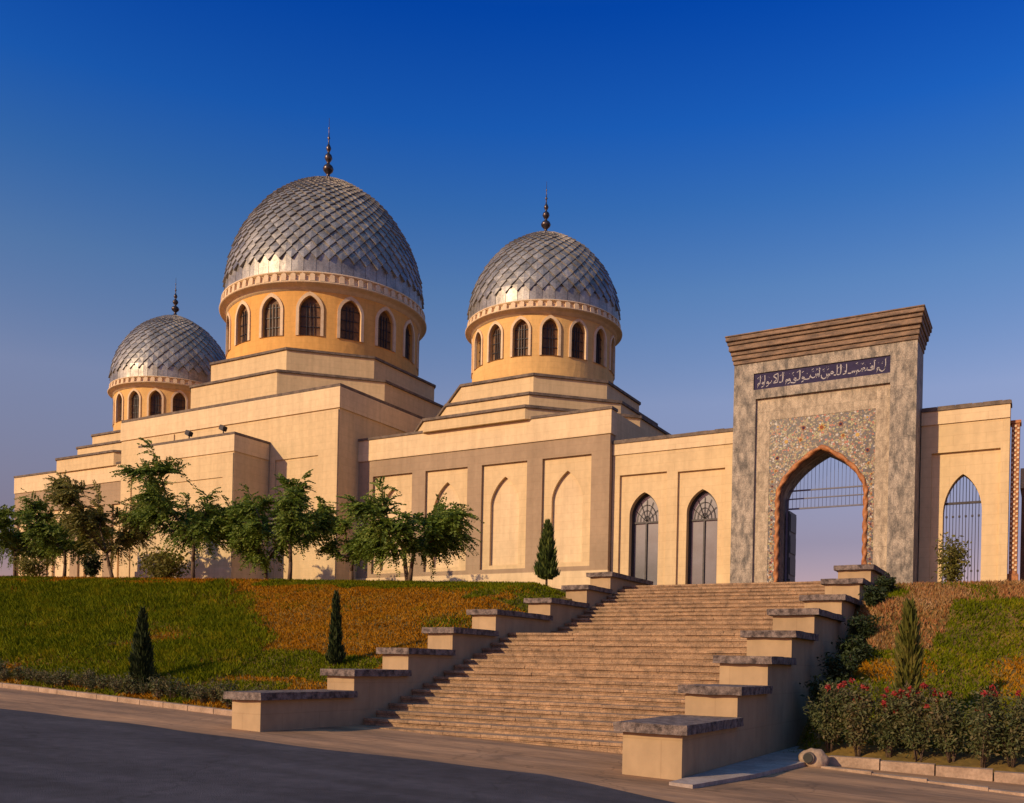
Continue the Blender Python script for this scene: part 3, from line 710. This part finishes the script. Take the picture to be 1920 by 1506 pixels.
# twisted rope moulding round the arch
b = B(); path = [Vector((x, Y+.15, z_)) for x, z_ in arch(AC, AW+.04, AZ, AA-AZ+.06, 4.5, n=34, k=.42)]
L = [path[0]]
for p0, p1 in zip(path, path[1:]):
    n_ = max(1, int((p1-p0).length/.06))
    for i in range(1, n_+1): L.append(p0.lerp(p1, i/n_))
rings = []
for i, p0 in enumerate(L):
    tg = (L[min(i+1, len(L)-1)]-L[max(0, i-1)]).normalized(); nn = Vector((-tg.z, 0, tg.x)); yv = Vector((0, 1, 0)); rg = []
    for q in range(14):
        a = 2*pi*q/14; rr = .088+.022*cos(2*a+i*.8)
        rg.append(b.verts.new(p0+nn*rr*cos(a)+yv*rr*sin(a)))
    rings.append(rg)
for r0, r1 in zip(rings, rings[1:]):
    for q in range(14):
        f = b.faces.new((r0[q], r0[(q+1) % 14], r1[(q+1) % 14], r1[q])); f.smooth = True
fixn(b); obj('rope_moulding', b, ROPE, gw)
b = B()       # terracotta soffit lining
slab(b, arch(AC, AW-.002, AZ, AA-AZ-.002, 4.31, n=20, k=.42), [arch(AC, AW-.05, AZ, AA-AZ-.055, 4.32, n=20, k=.42)], Y+.3, Y+.75); fixn(b); obj('arch_lining', b, CORN, gw)
# cornice
co = B()
for z0_, z1_, ov in ((14.002, 14.16, .06), (14.162, 14.34, .13), (14.342, 14.50, .19), (14.502, 14.72, .30), (14.722, 14.86, .37), (14.862, 15.02, .46), (15.022, 15.08, .50)):
    box(co, XL-ov*.55, XR+ov*.55, Y-ov, Y+1.85+ov*.6, z0_, z1_)
bmesh.ops.bevel(co, geom=[e for e in co.edges], offset=.018, segments=1, affect='EDGES')
obj('cornice', co, CORN, gw)
# inscription
b = B(); box(b, -10.418, -5.282, Y+.05, Y+.188, 12.902, 13.558)
fx0, fx1, fz0, fz1 = -10.36, -5.34, 12.95, 13.51
def ribbon(pts, w0=.030, nib=radians(62)):
    """a stroke with a slanted broad nib"""
    P = [Vector((x, z_)) for x, z_ in pts]; out = []
    Q = [P[0]]+P+[P[-1]]
    for i in range(1, len(Q)-2):
        for k in range(4):
            t = k/4; a, b_, c, d_ = Q[i-1], Q[i], Q[i+1], Q[i+2]
            out.append(.5*((2*b_)+(-a+c)*t+(2*a-5*b_+4*c-d_)*t*t+(-a+3*b_-3*c+d_)*t**3))
    out.append(P[-1])
    nv = Vector((cos(nib), sin(nib)))*w0*.5
    y0 = Y+.044
    for i in range(len(out)-1):
        a, c = out[i], out[i+1]; dd = c-a
        if dd.length < 1e-5: continue
        pe = Vector((-dd.y, dd.x)).normalized()*.007
        def vv(q, s): 
            u = q+nv*s+pe*(s if pe.dot(nv) > 0 else -s); return b.verts.new((u.x, y0, u.y))
        try: b.faces.new((vv(a, -1), vv(c, -1), vv(c, 1), vv(a, 1))).material_index = 1
        except ValueError: pass
def dot(x, z_, s=.018):
    vs = [b.verts.new((x+s*q, Y+.043, z_+s*r)) for q, r in ((0, -1), (1, 0), (0, 1), (-1, 0))]; b.faces.new(vs).material_index = 1
G = {   # each letter: strokes in units of the line height, advance
 'alif': ([[(.02, .95), (.03, .55), (.0, .2)]], .10),
 'lam': ([[(.16, .98), (.17, .55), (.15, .28), (.08, .18), (.0, .22)]], .17),
 'ha': ([[(.18, .22), (.10, .42), (.02, .32), (.08, .2), (.18, .22)]], .18),
 'sin': ([[(.36, .38), (.33, .22), (.28, .36), (.24, .22), (.20, .36), (.16, .22), (.0, .22)]], .37),
 'mim': ([[(.16, .22), (.13, .36), (.05, .32), (.08, .2), (.04, .05), (.02, -.0)]], .16),
 'nun': ([[(.28, .42), (.27, .18), (.14, .04), (.02, .18), (.0, .38)]], .28),
 'waw': ([[(.12, .36), (.04, .42), (.04, .28), (.13, .30), (.12, .12), (.0, .02)]], .15),
 'ra': ([[(.12, .34), (.10, .16), (.0, .04)]], .12),
 'kaf': ([[(.30, .22), (.10, .22), (.28, .5), (.10, .78), (.34, .95)]], .32),
 'ya': ([[(.30, .36), (.2, .42), (.18, .28), (.3, .18), (.2, .04), (.0, .10)]], .30),
 'dal': ([[(.10, .46), (.14, .26), (.0, .2)]], .15),
 'ta': ([[(.28, .4), (.26, .22), (.04, .2), (.0, .38)]], .29)}
seq = 'alif nun mim alif _ ya ra mim ra _ mim sin alif dal _ alif lam lam ha _ mim nun _ alif mim nun _ ba waw alif lam ya waw mim _ alif lam alif kaf ra _ waw alif qaf alif mim'.replace('ba', 'ta').replace('qaf', 'waw').split()
Hh = fz1-fz0; x = fx1-.06; RR = random.Random(11); up = 0
tot = sum(G[s_][1] if s_ != '_' else .02 for s_ in seq)*Hh; sc = (fx1-fx0-.12)/tot
for s_ in seq:
    if s_ == '_': x -= .02*Hh*sc; up = (up+1) % 2; continue
    st_, adv = G[s_]; x -= adv*Hh*sc; lift = (.0, .18)[up] if s_ not in ('alif', 'lam', 'kaf') else .03
    for q in st_: ribbon([(x+px_*Hh*sc, fz0+(.06+lift+pz_*.86*(.8 if lift > .1 else 1))*Hh) for px_, pz_ in q])
    if s_ in ('nun', 'ta', 'ya'): dot(x+adv*.5*Hh*sc, fz0+(.62+lift*.5)*Hh)
    if RR.random() < .7: dot(x+RR.uniform(0, adv)*Hh*sc, fz0+RR.uniform(.66, .95)*Hh, .011)
    if RR.random() < .3:
        xx = x+adv*.4*Hh*sc; zz = fz0+RR.uniform(.70, .86)*Hh; ribbon([(xx-.035, zz-.02), (xx+.035, zz+.025)], .012)
obj('inscription_panel', b, [NAVY, WHITE], gw)
# gate: glazed head with thin bars, transom lines, open leaf at the left
g = B()
def zin(x): 
    t = min(1, abs(x-AC)/(AW-.05)); return AZ+(AA-AZ-.05)*(.58*sqrt(1-t*t)+.42*(1-t))
for zz, r in ((8.95, .028), (8.62, .022), (8.22, .03)):
    xa = AC-AW+.06; xb = AC+AW-.06
    while zin(xa) < zz: xa += .02
    while zin(xb) < zz: xb -= .02
    box(g, xa, xb, Y+1.2, Y+1.26, zz-r, zz+r)
for i in range(1, 22):
    x = AC-AW+2*AW*i/22
    if zin(x) > 8.3: tube(g, (x, Y+1.23, 8.22), (x, Y+1.23, zin(x)), .008, .008, 4)
box(g, AC-AW+.05, AC-AW+.13, Y+1.18, Y+1.28, 4.35, 8.6); box(g, AC+AW-.13, AC+AW-.05, Y+1.18, Y+1.28, 4.35, 8.6)
obj('gate_grille', g, mat('blue_grey_gate_paint', (.13, .13, .19), (.09, .09, .14), scale=6, rough=.5)[0], gw)
g = B(); box(g, AC-AW+.13, AC-AW+.20, Y+1.2, Y+2.35, 4.4, 8.15)
for k in range(4): box(g, AC-AW+.2, AC-AW+.23, Y+1.3, Y+2.25, 4.7+k*.88, 5.4+k*.88)
obj('gate_leaf', g, mat('dark_green_leaf', (.025, .04, .045), (.015, .022, .03), scale=4, rough=.5)[0], gw)

# ------------------------------------------------------------------ plants
def leafquad(bm, p, s, rnd, up=.3, mi=0):
    n_ = Vector((rnd.uniform(-1, 1), rnd.uniform(-1, 1), rnd.uniform(-.3, 1)+up)).normalized()
    t = n_.orthogonal().normalized(); t.rotate(Matrix.Rotation(rnd.uniform(0, 2*pi), 3, n_)); u = n_.cross(t)
    a = p-t*s; c = p+t*s; b_ = p+u*s*.42+n_*s*.12; d_ = p-u*s*.42+n_*s*.12
    bm.faces.new([bm.verts.new(q) for q in (a, b_, c, d_)]).material_index = mi
def tree(name, x, y, H, w, th, seed, label, nleaf=2600, m=LEAF, lean=0, two=False, cat='tree', group='young trees along the crest of the lawn', bias=(0, 0), shoots=5, leaf=.135):
    R = random.Random(seed); z = ground(x, y)-.06
    t = empty(name, (x, y, z)); tag(t, label, cat, group)
    tr = B(); br = []; base = Vector((x, y, z))
    stems = [base] if not two else [base-Vector((.02, 0, 0)), base+Vector((.05, 0, 0))]
    top = base+Vector((lean, 0, th))
    for i, s0 in enumerate(stems):
        tp = top+Vector(((.22 if i else -.22) if two else 0, 0, 0)); mid = s0.lerp(tp, .5)+Vector((R.uniform(-.06, .06), 0, 0))
        tube(tr, s0, mid, .10, .08, 7); tube(tr, mid, tp, .08, .065, 7)
        nb = shoots if not two else max(3, shoots-1)
        for k in range(nb):
            a = 2*pi*(k+R.uniform(-.3, .3))/nb; sp = R.uniform(.55, 1.0)
            hz = R.uniform(.35, 1.0)
            e = tp+Vector((cos(a)*w*.5*sp+bias[0]*hz, sin(a)*w*.45*sp, (H-th)*hz))
            m1 = tp.lerp(e, .45)+Vector((cos(a)*w*.08, sin(a)*w*.08, -.06*H+R.uniform(-.1, .1)))
            tube(tr, tp, m1, .05, .035, 5); tube(tr, m1, e, .035, .012, 5); br += [(tp, m1, e)]
            for q in range(3):
                f0 = m1.lerp(e, R.uniform(.0, .7)); e2 = f0+Vector((R.uniform(-1, 1)*w*.22, R.uniform(-1, 1)*w*.2, R.uniform(-.15, .5)*(H-th)*.45))
                tube(tr, f0, e2, .018, .008, 4); br += [(f0, f0.lerp(e2, .5), e2)]
    obj('trunk', tr, BARK, t)
    cr = B(); per = max(6, int(nleaf*.44)//len(br)); ctr = top+Vector((0, 0, (H-th)*.35))
    for i, (a, b_, c) in enumerate(br):
        for k in range(per):
            q = R.uniform(.16, 1.05); p_ = a.lerp(b_, q*2) if q < .5 else b_.lerp(c, q*2-1)
            out = (p_-ctr); out.z *= .5
            out = (out.normalized()*.8+Vector((R.gauss(0, .7), R.gauss(0, .7), R.gauss(.15, .45)))).normalized()
            ln = R.uniform(.45, .95)*w/4.6; nst = int(ln/(leaf*.42))+1
            side = out.cross(Vector((0, 0, 1))); side = side.normalized() if side.length > .1 else Vector((1, 0, 0))
            side = (side+Vector((R.gauss(0, .3), R.gauss(0, .3), R.gauss(0, .35)))).normalized()
            for g in range(nst):              # a drooping frond of paired leaflets
                f_ = (g+.5)/nst; c0 = p_+out*ln*f_-Vector((0, 0, .34*ln*f_*f_))
                for sg in (-1, 1):
                    if R.random() < .12: continue
                    dr_ = (side*sg+out*.55+Vector((0, 0, R.uniform(-.45, .15)))).normalized(); L_ = leaf*R.uniform(.8, 1.25)*(1-.45*abs(f_-.45))
                    wv = dr_.cross(Vector((R.gauss(0, .8), R.gauss(0, .8)-.5, R.gauss(.2, .6)))).normalized()*L_*.27
                    cr.faces.new([cr.verts.new(v) for v in (c0, c0+dr_*L_*.5-wv, c0+dr_*L_, c0+dr_*L_*.5+wv)])
    obj('crown', cr, m, t)
    return t
T = tree
T('young_tree', -47.6, 29.4, 4.3, 5.2, 1.5, 1, 'bushy tree at the far left edge of the photo', 3000)
T('young_tree', -43.1, 29.2, 4.2, 4.6, 1.5, 2, 'rounded tree second from the left edge, thin dark trunk', 2900)
T('young_tree', -38.9, 28.9, 4.5, 4.8, 1.3, 3, 'olive tinted tree with reddish leaning trunk in front of the far wing', 2900, LEAFB, lean=-.5)
T('young_tree', -33.0, 28.6, 5.9, 5.2, 1.7, 4, 'tallest tree with long shoots reaching up before the entrance block', 3400, bias=(-1.3, 0), shoots=6)
T('young_tree', -29.6, 29.6, 4.5, 3.9, .9, 5, 'dense green tree in the shaded corner of the entrance block', 3800)
T('young_tree', -26.95, 28.3, 4.5, 4.0, 1.6, 6, 'tree with a single dark trunk before the right end of the central block', 2300, shoots=5)
T('young_tree', -24.6, 29.4, 2.6, 2.2, 1.1, 7, 'soft green tree before the shaded corner between central block and wing', 1300)
T('young_tree', -21.0, 28.4, 3.3, 5.2, 1.2, 8, 'wide spreading tree with forked trunk before the four niches', 3000, two=True)

def conifer(name, x, y, H, w, seed, label, m=CONI, n_=2600, sharp=1.0, open_=0., group=None, leaf=.06, lift=.06):
    R = random.Random(seed); z = ground(x, y)-.04
    t = empty(name, (x, y, z)); tag(t, label, 'conifer', group)
    b = B(); tube(b, (x, y, z), (x, y, z+H*.85), .05, .012, 6); obj('trunk', b, BARK, t)
    b = B()
    for i in range(n_):
        h = R.random()**1.25; a = R.uniform(0, 2*pi); rr = w*.5*(1-h)**sharp*(.80+.55*noise.noise(Vector((x+cos(a)*1.3, seed+sin(a)*1.3, h*6))))*R.uniform(.75, 1.15)+.02
        if h < .08: rr *= h/.08*.6+.4
        q = sqrt(R.uniform(.15, 1)); p_ = Vector((x+rr*q*cos(a), y+rr*q*sin(a), z+lift+h*(H-lift)*.97))
        out = Vector((cos(a)*.45, sin(a)*.45, 1)).normalized(); s = R.uniform(.7, 1.5)*leaf*(1.3 if h < .9 else .9)
        sd = out.cross(Vector((R.uniform(-1, 1), R.uniform(-1, 1), .1))).normalized()*s*.42
        b.faces.new([b.verts.new(v) for v in (p_-sd*.6, p_+sd, p_+out*s*2.2, p_-sd)])
    obj('crown', b, m, t); return t
conifer('conifer', -21.27, 16.75, 2.25, .88, 21, 'dark pointed conifer at the foot of the left lawn, farthest from the stairs', leaf=.05, n_=3000, sharp=1.05)
conifer('conifer', -16.36, 18.94, 2.0, .52, 22, 'slim conifer on the lawn beside the left stair wall', leaf=.045, n_=2000, sharp=1.05)
conifer('conifer', -15.35, 28.9, 2.35, .90, 23, 'small rounded cypress on the crest before the last niche', m=CONM, leaf=.065, n_=2600, sharp=.85, lift=.28)
conifer('conifer', -2.28, 19.0, 2.75, .62, 24, 'tall thin yellow green conifer behind the rose bed', CONY, 2000, .55, leaf=.055)

def shrub(name, x, y, H, w, seed, label, group=None, n_=900, m=ROSEL, flowers=0, leaf=.045, dens=1., cat='shrub', z=None):
    R = random.Random(seed); z = (ground(x, y)-.04) if z is None else z
    t = empty(name, (x, y, z)); tag(t, label, cat, group)
    st = B(); tips = []
    for k in range(9):
        a = R.uniform(0, 2*pi); sp = R.uniform(.1, .5)*w; e = Vector((x+cos(a)*sp, y+sin(a)*sp, z+H*R.uniform(.65, 1.0))); m_ = Vector((x+cos(a)*sp*.5, y+sin(a)*sp*.5, z+H*.45))
        tube(st, (x+cos(a)*.04, y+sin(a)*.04, z), m_, .012, .009, 4); tube(st, m_, e, .009, .004, 4); tips.append((m_, e))
    obj('stem', st, BARK, t)
    f = B()
    for i in range(n_):
        m_, e = tips[i % 9]; q = R.uniform(-.7, 1); p_ = m_.lerp(e, q) if q > 0 else m_.lerp(Vector((x, y, z+H*.1)), -q)
        p_ = p_+Vector((R.gauss(0, 1), R.gauss(0, 1), R.gauss(0, .7)))*w*.13
        if p_.z < z+.03: p_.z = z+.03+R.random()*.1
        leafquad(f, p_, R.uniform(.6, 1.3)*leaf, R)
    obj('foliage', f, m, t)
    if flowers:
        for i in range(flowers):
            f = B(); m_, e = tips[R.randrange(9)]; c = e+Vector((R.gauss(0, 1), R.gauss(0, 1)-.5, R.gauss(0, .6)))*w*.10
            for k in range(14):
                dv = Vector((R.gauss(0, 1), R.gauss(0, 1), R.gauss(0, 1))).normalized()
                leafquad(f, c+dv*.036, .044, R)
            obj('flower', f, ROSEF, t)
    return t
shrub('sapling', -2.75, 33.3, 2.0, 1.15, 31, 'leafy sapling growing in front of the barred right arch', None, 1500, m=LEAFB, leaf=.075, cat='sapling')
# rose bed on the right
roses = [(-3.55, 18.0, 1.12, .62, 5, 'rose bush nearest the stair wall, leaning left with coral blooms'), (-3.02, 17.9, 1.30, .62, 8, 'second rose bush from the stair wall with dark red blooms at its top'),
         (-2.50, 18.0, 1.12, .60, 4, 'third rose bush from the stair wall with a single red cluster'), (-1.98, 17.9, 1.28, .62, 12, 'middle rose bush with the brightest red cluster beneath the thin conifer'),
         (-1.45, 18.0, 1.15, .60, 3, 'rose bush with sparse small blooms right of the brightest red one'), (-.95, 17.9, 1.30, .66, 5, 'tall rose bush with orange shoots near the right edge'), (-.50, 18.05, 1.15, .60, 1, 'last rose bush at the right edge of the bed, almost without blooms')]
for i, (x, y, h, w, fl, lb) in enumerate(roses): shrub('rose_bush', x, y+.3, h*1.13, w*1.22, 40+i, lb, 'rose bushes in the bed by the right kerb', 2600, flowers=int(fl*1.3)+1, leaf=.043)
dk = [(-4.2, 20.5, .85, .8, 'lowest dark shrub in the shade of the right stair wall'), (-4.15, 21.8, .85, .8, 'second lowest dark shrub against the right stair wall'), (-4.2, 23.3, .8, .75, 'third dark shrub up the slope against the right stair wall'),
      (-4.25, 25.0, .7, .7, 'fourth dark shrub up the slope against the right stair wall'), (-4.3, 27.0, .55, .6, 'fifth dark shrub up the slope against the right stair wall'), (-4.3, 29.0, .5, .55, 'topmost dark shrub beside the end of the right stair wall')]
for i, (x, y, h, w, lb) in enumerate(dk): shrub('dark_shrub', x+.15, y, h, w, 60+i, lb, 'dark shrubs along the right stair wall', 2200, m=CONI, leaf=.055)
# low rose bushes along the left kerb: three made, the rest copied
protos = [shrub('low_rose_bush', -15.6, 15.95, .52, .55, 80+i, 'low scraggly rose bush in the row behind the left kerb', 'low rose bushes along the left kerb', 420, m=(ROSEL, ROSEL, ROSEL)[i], leaf=.04, z=0) for i in range(3)]
def place_copy(src, x, y, rz, s, first=False):
    z = ground(x, y)-.03
    base = src.matrix_basis.copy()
    if first: r = src
    else:
        r = src.copy(); C.objects.link(r)
        for ch in src.children:
            c = ch.copy(); C.objects.link(c); c.parent = r; c.matrix_parent_inverse = ch.matrix_parent_inverse.copy()
    r.location = (x, y, z); r.rotation_euler = (0, 0, rz); r.scale = (s, s, s)
    return r
R3 = random.Random(9); xx = -15.0; i = 0
spots = []
while xx > -34: spots.append((xx, kerbY(xx)+.50+R3.uniform(0, .28))); xx -= R3.uniform(.30, .52)
for i, (x, y) in enumerate(spots): place_copy(protos[i % 3], x, y, R3.uniform(0, 6), R3.uniform(.7, 1.15), i < 3)
# shrubs beneath the crest trees
shrub('dark_bush', -36.0, 29.5, 1.5, 2.4, 90, 'broad dark bush low among the trees before the entrance block', None, 1800, m=LEAFB, leaf=.11)
shrub('topiary_bush', -40.4, 28.8, 1.25, 1.0, 91, 'small dark ball shaped bush between two tree trunks at the left', None, 1300, m=CONI, leaf=.08)
shrub('pale_bush', -45.0, 28.8, 1.1, 1.8, 92, 'low olive bush at the crest near the left edge', None, 900, m=LEAFB, leaf=.10)

# drain pipe end set in a lump of concrete
t = empty('drain_outlet', (-3.62, 17.3, 0)); tag(t, 'pale concrete lump with a round black pipe opening at the kerb end', 'drain outlet')
b = B(); bmesh.ops.create_uvsphere(b, u_segments=24, v_segments=14, radius=1)
for v in b.verts:
    v.co = Vector((v.co.x*.27, v.co.y*.22, v.co.z*.22)); v.co += v.co.normalized()*noise.noise(v.co*7)*.05; v.co += Vector((-3.62, 17.25, .06))
obj('concrete_lump', b, KERB, t, True)
b = B(); tube(b, (-3.66, 16.98, .13), (-3.64, 17.3, .13), .10, .10, 20); obj('pipe', b, CAP, t)
b = B(); tube(b, (-3.662, 16.965, .13), (-3.66, 16.979, .13), .086, .086, 20); obj('pipe_mouth', b, DARK, t)

# ------------------------------------------------------------------ ground cover
def inpoly(x, y, poly):
    c = False; n_ = len(poly)
    for i in range(n_):
        x0, y0 = poly[i]; x1, y1 = poly[(i+1) % n_]
        if (y0 > y) != (y1 > y) and x < (x1-x0)*(y-y0)/(y1-y0)+x0: c = not c
    return c
GR = random.Random(77)
GP = [(-29.88, 27.3), (-26.45, 24.9), (-23.28, 22.76), (-20.9, 20.96), (-19.9, 19.4), (-19.2, 17.75), (-19.6, 16.7), (-24, 16.9), (-30, 17.6), (-66, 19), (-66, 28.8), (-36, 28.2)]
def region(x, y):
    rr_ = GR.random()
    j = noise.noise(Vector((x*.8, y*.8, 5)))*.35
    if inpoly(x+j*.5+(rr_-.5)*.7, y+j+(rr_-.5)*.5, GP):
        if x < -30 and y > 26.6+noise.noise(Vector((x*.4, 0, 2)))*.6: return 'D' if noise.noise(Vector((x*.5, y*.9, 1))) > .1 else 'G'
        q = noise.noise(Vector((x*.25, y*.7, 8)))+rr_*.7+(.25 if y < 19.2 else 0)
        return 'D' if q > .70 else 'G2'
    if y > 27.2+j*2 and x > -28: return 'G'
    if x > -20.5 and 17.9+j < y < 20.0+j-(x+20)*.10 and x < -15: return 'G'
    if y < 17.6: return 'G' if noise.noise(Vector((x*.6, y*.6, 9))) > -.05 else 'D'
    if x > -16.8 and y > 25.6 and noise.noise(Vector((x, y, 4))) > -.1: return 'G'
    return 'D' if noise.noise(Vector((x*.5, y*.5, 12)))+rr_*.5 > -.12 else 'G'
def region_r(x, y):
    n_ = noise.noise(Vector((x*.9, y*.55, 6)))+(GR.random()-.5)*.45
    if y > 27.6: return 'R' if n_ > -.25 else 'G'
    if y > 25.2: return 'G' if x > -2.2 and n_ > -.3 else 'R'
    if y > 24 and x < -2.4: return 'R'
    return 'G' if n_ > -.28 else 'D'
def blades(seed, X0, X1, Y0, Y1, n_, reg, bm_, s0):
    R = random.Random(seed)
    for i in range(n_):
        x = R.uniform(X0, X1); y = R.uniform(Y0, Y1)
        if x < -10 and y < kerbY(x)+.3: continue
        if -14.25 < x < -4.6 or (x > -10 and y < 18.75): continue
        k = reg(x, y); z = ground(x, y)-.04
        h = {'G': .11, 'G2': .17, 'D': .09, 'R': .12}[k]*R.uniform(.6, 1.3)*s0; w = R.uniform(.018, .035)*s0
        if k == 'G2': z += .12
        a = R.uniform(0, pi); le_ = Vector((R.gauss(0, .5), R.gauss(0, .5)-.15, 0))*h
        dx, dy = cos(a)*w, sin(a)*w
        P0 = (x-dx, y-dy, z); P1 = (x+dx, y+dy, z); P2 = (x+le_.x, y+le_.y, z+h)
        b_ = bm_[k]; b_.faces.new([b_.verts.new(q) for q in (P0, P1, P2)])
tgt = {'G': B(), 'G2': None, 'D': B(), 'R': B()}; tgt['G2'] = tgt['G']
blades(1, -27, -14.2, 15.7, 28.8, 90000, region, tgt, .85)
blades(2, -48, -27, 16.5, 29.2, 90000, region, tgt, 1.05)
blades(4, -4.55, 2.5, 17.9, 31, 42000, region_r, tgt, .9)
tag(obj('grass', tgt['G'], GRASSG), 'green grass covering the banks', 'grass', kind='stuff')
tag(obj('dry_ground_cover', tgt['D'], GRASSD), 'orange brown dry ground cover on the left bank', 'ground cover', kind='stuff')
tag(obj('reddish_weeds', tgt['R'], GRASSR), 'reddish dry weeds on the right bank below the gateway', 'weeds', kind='stuff')
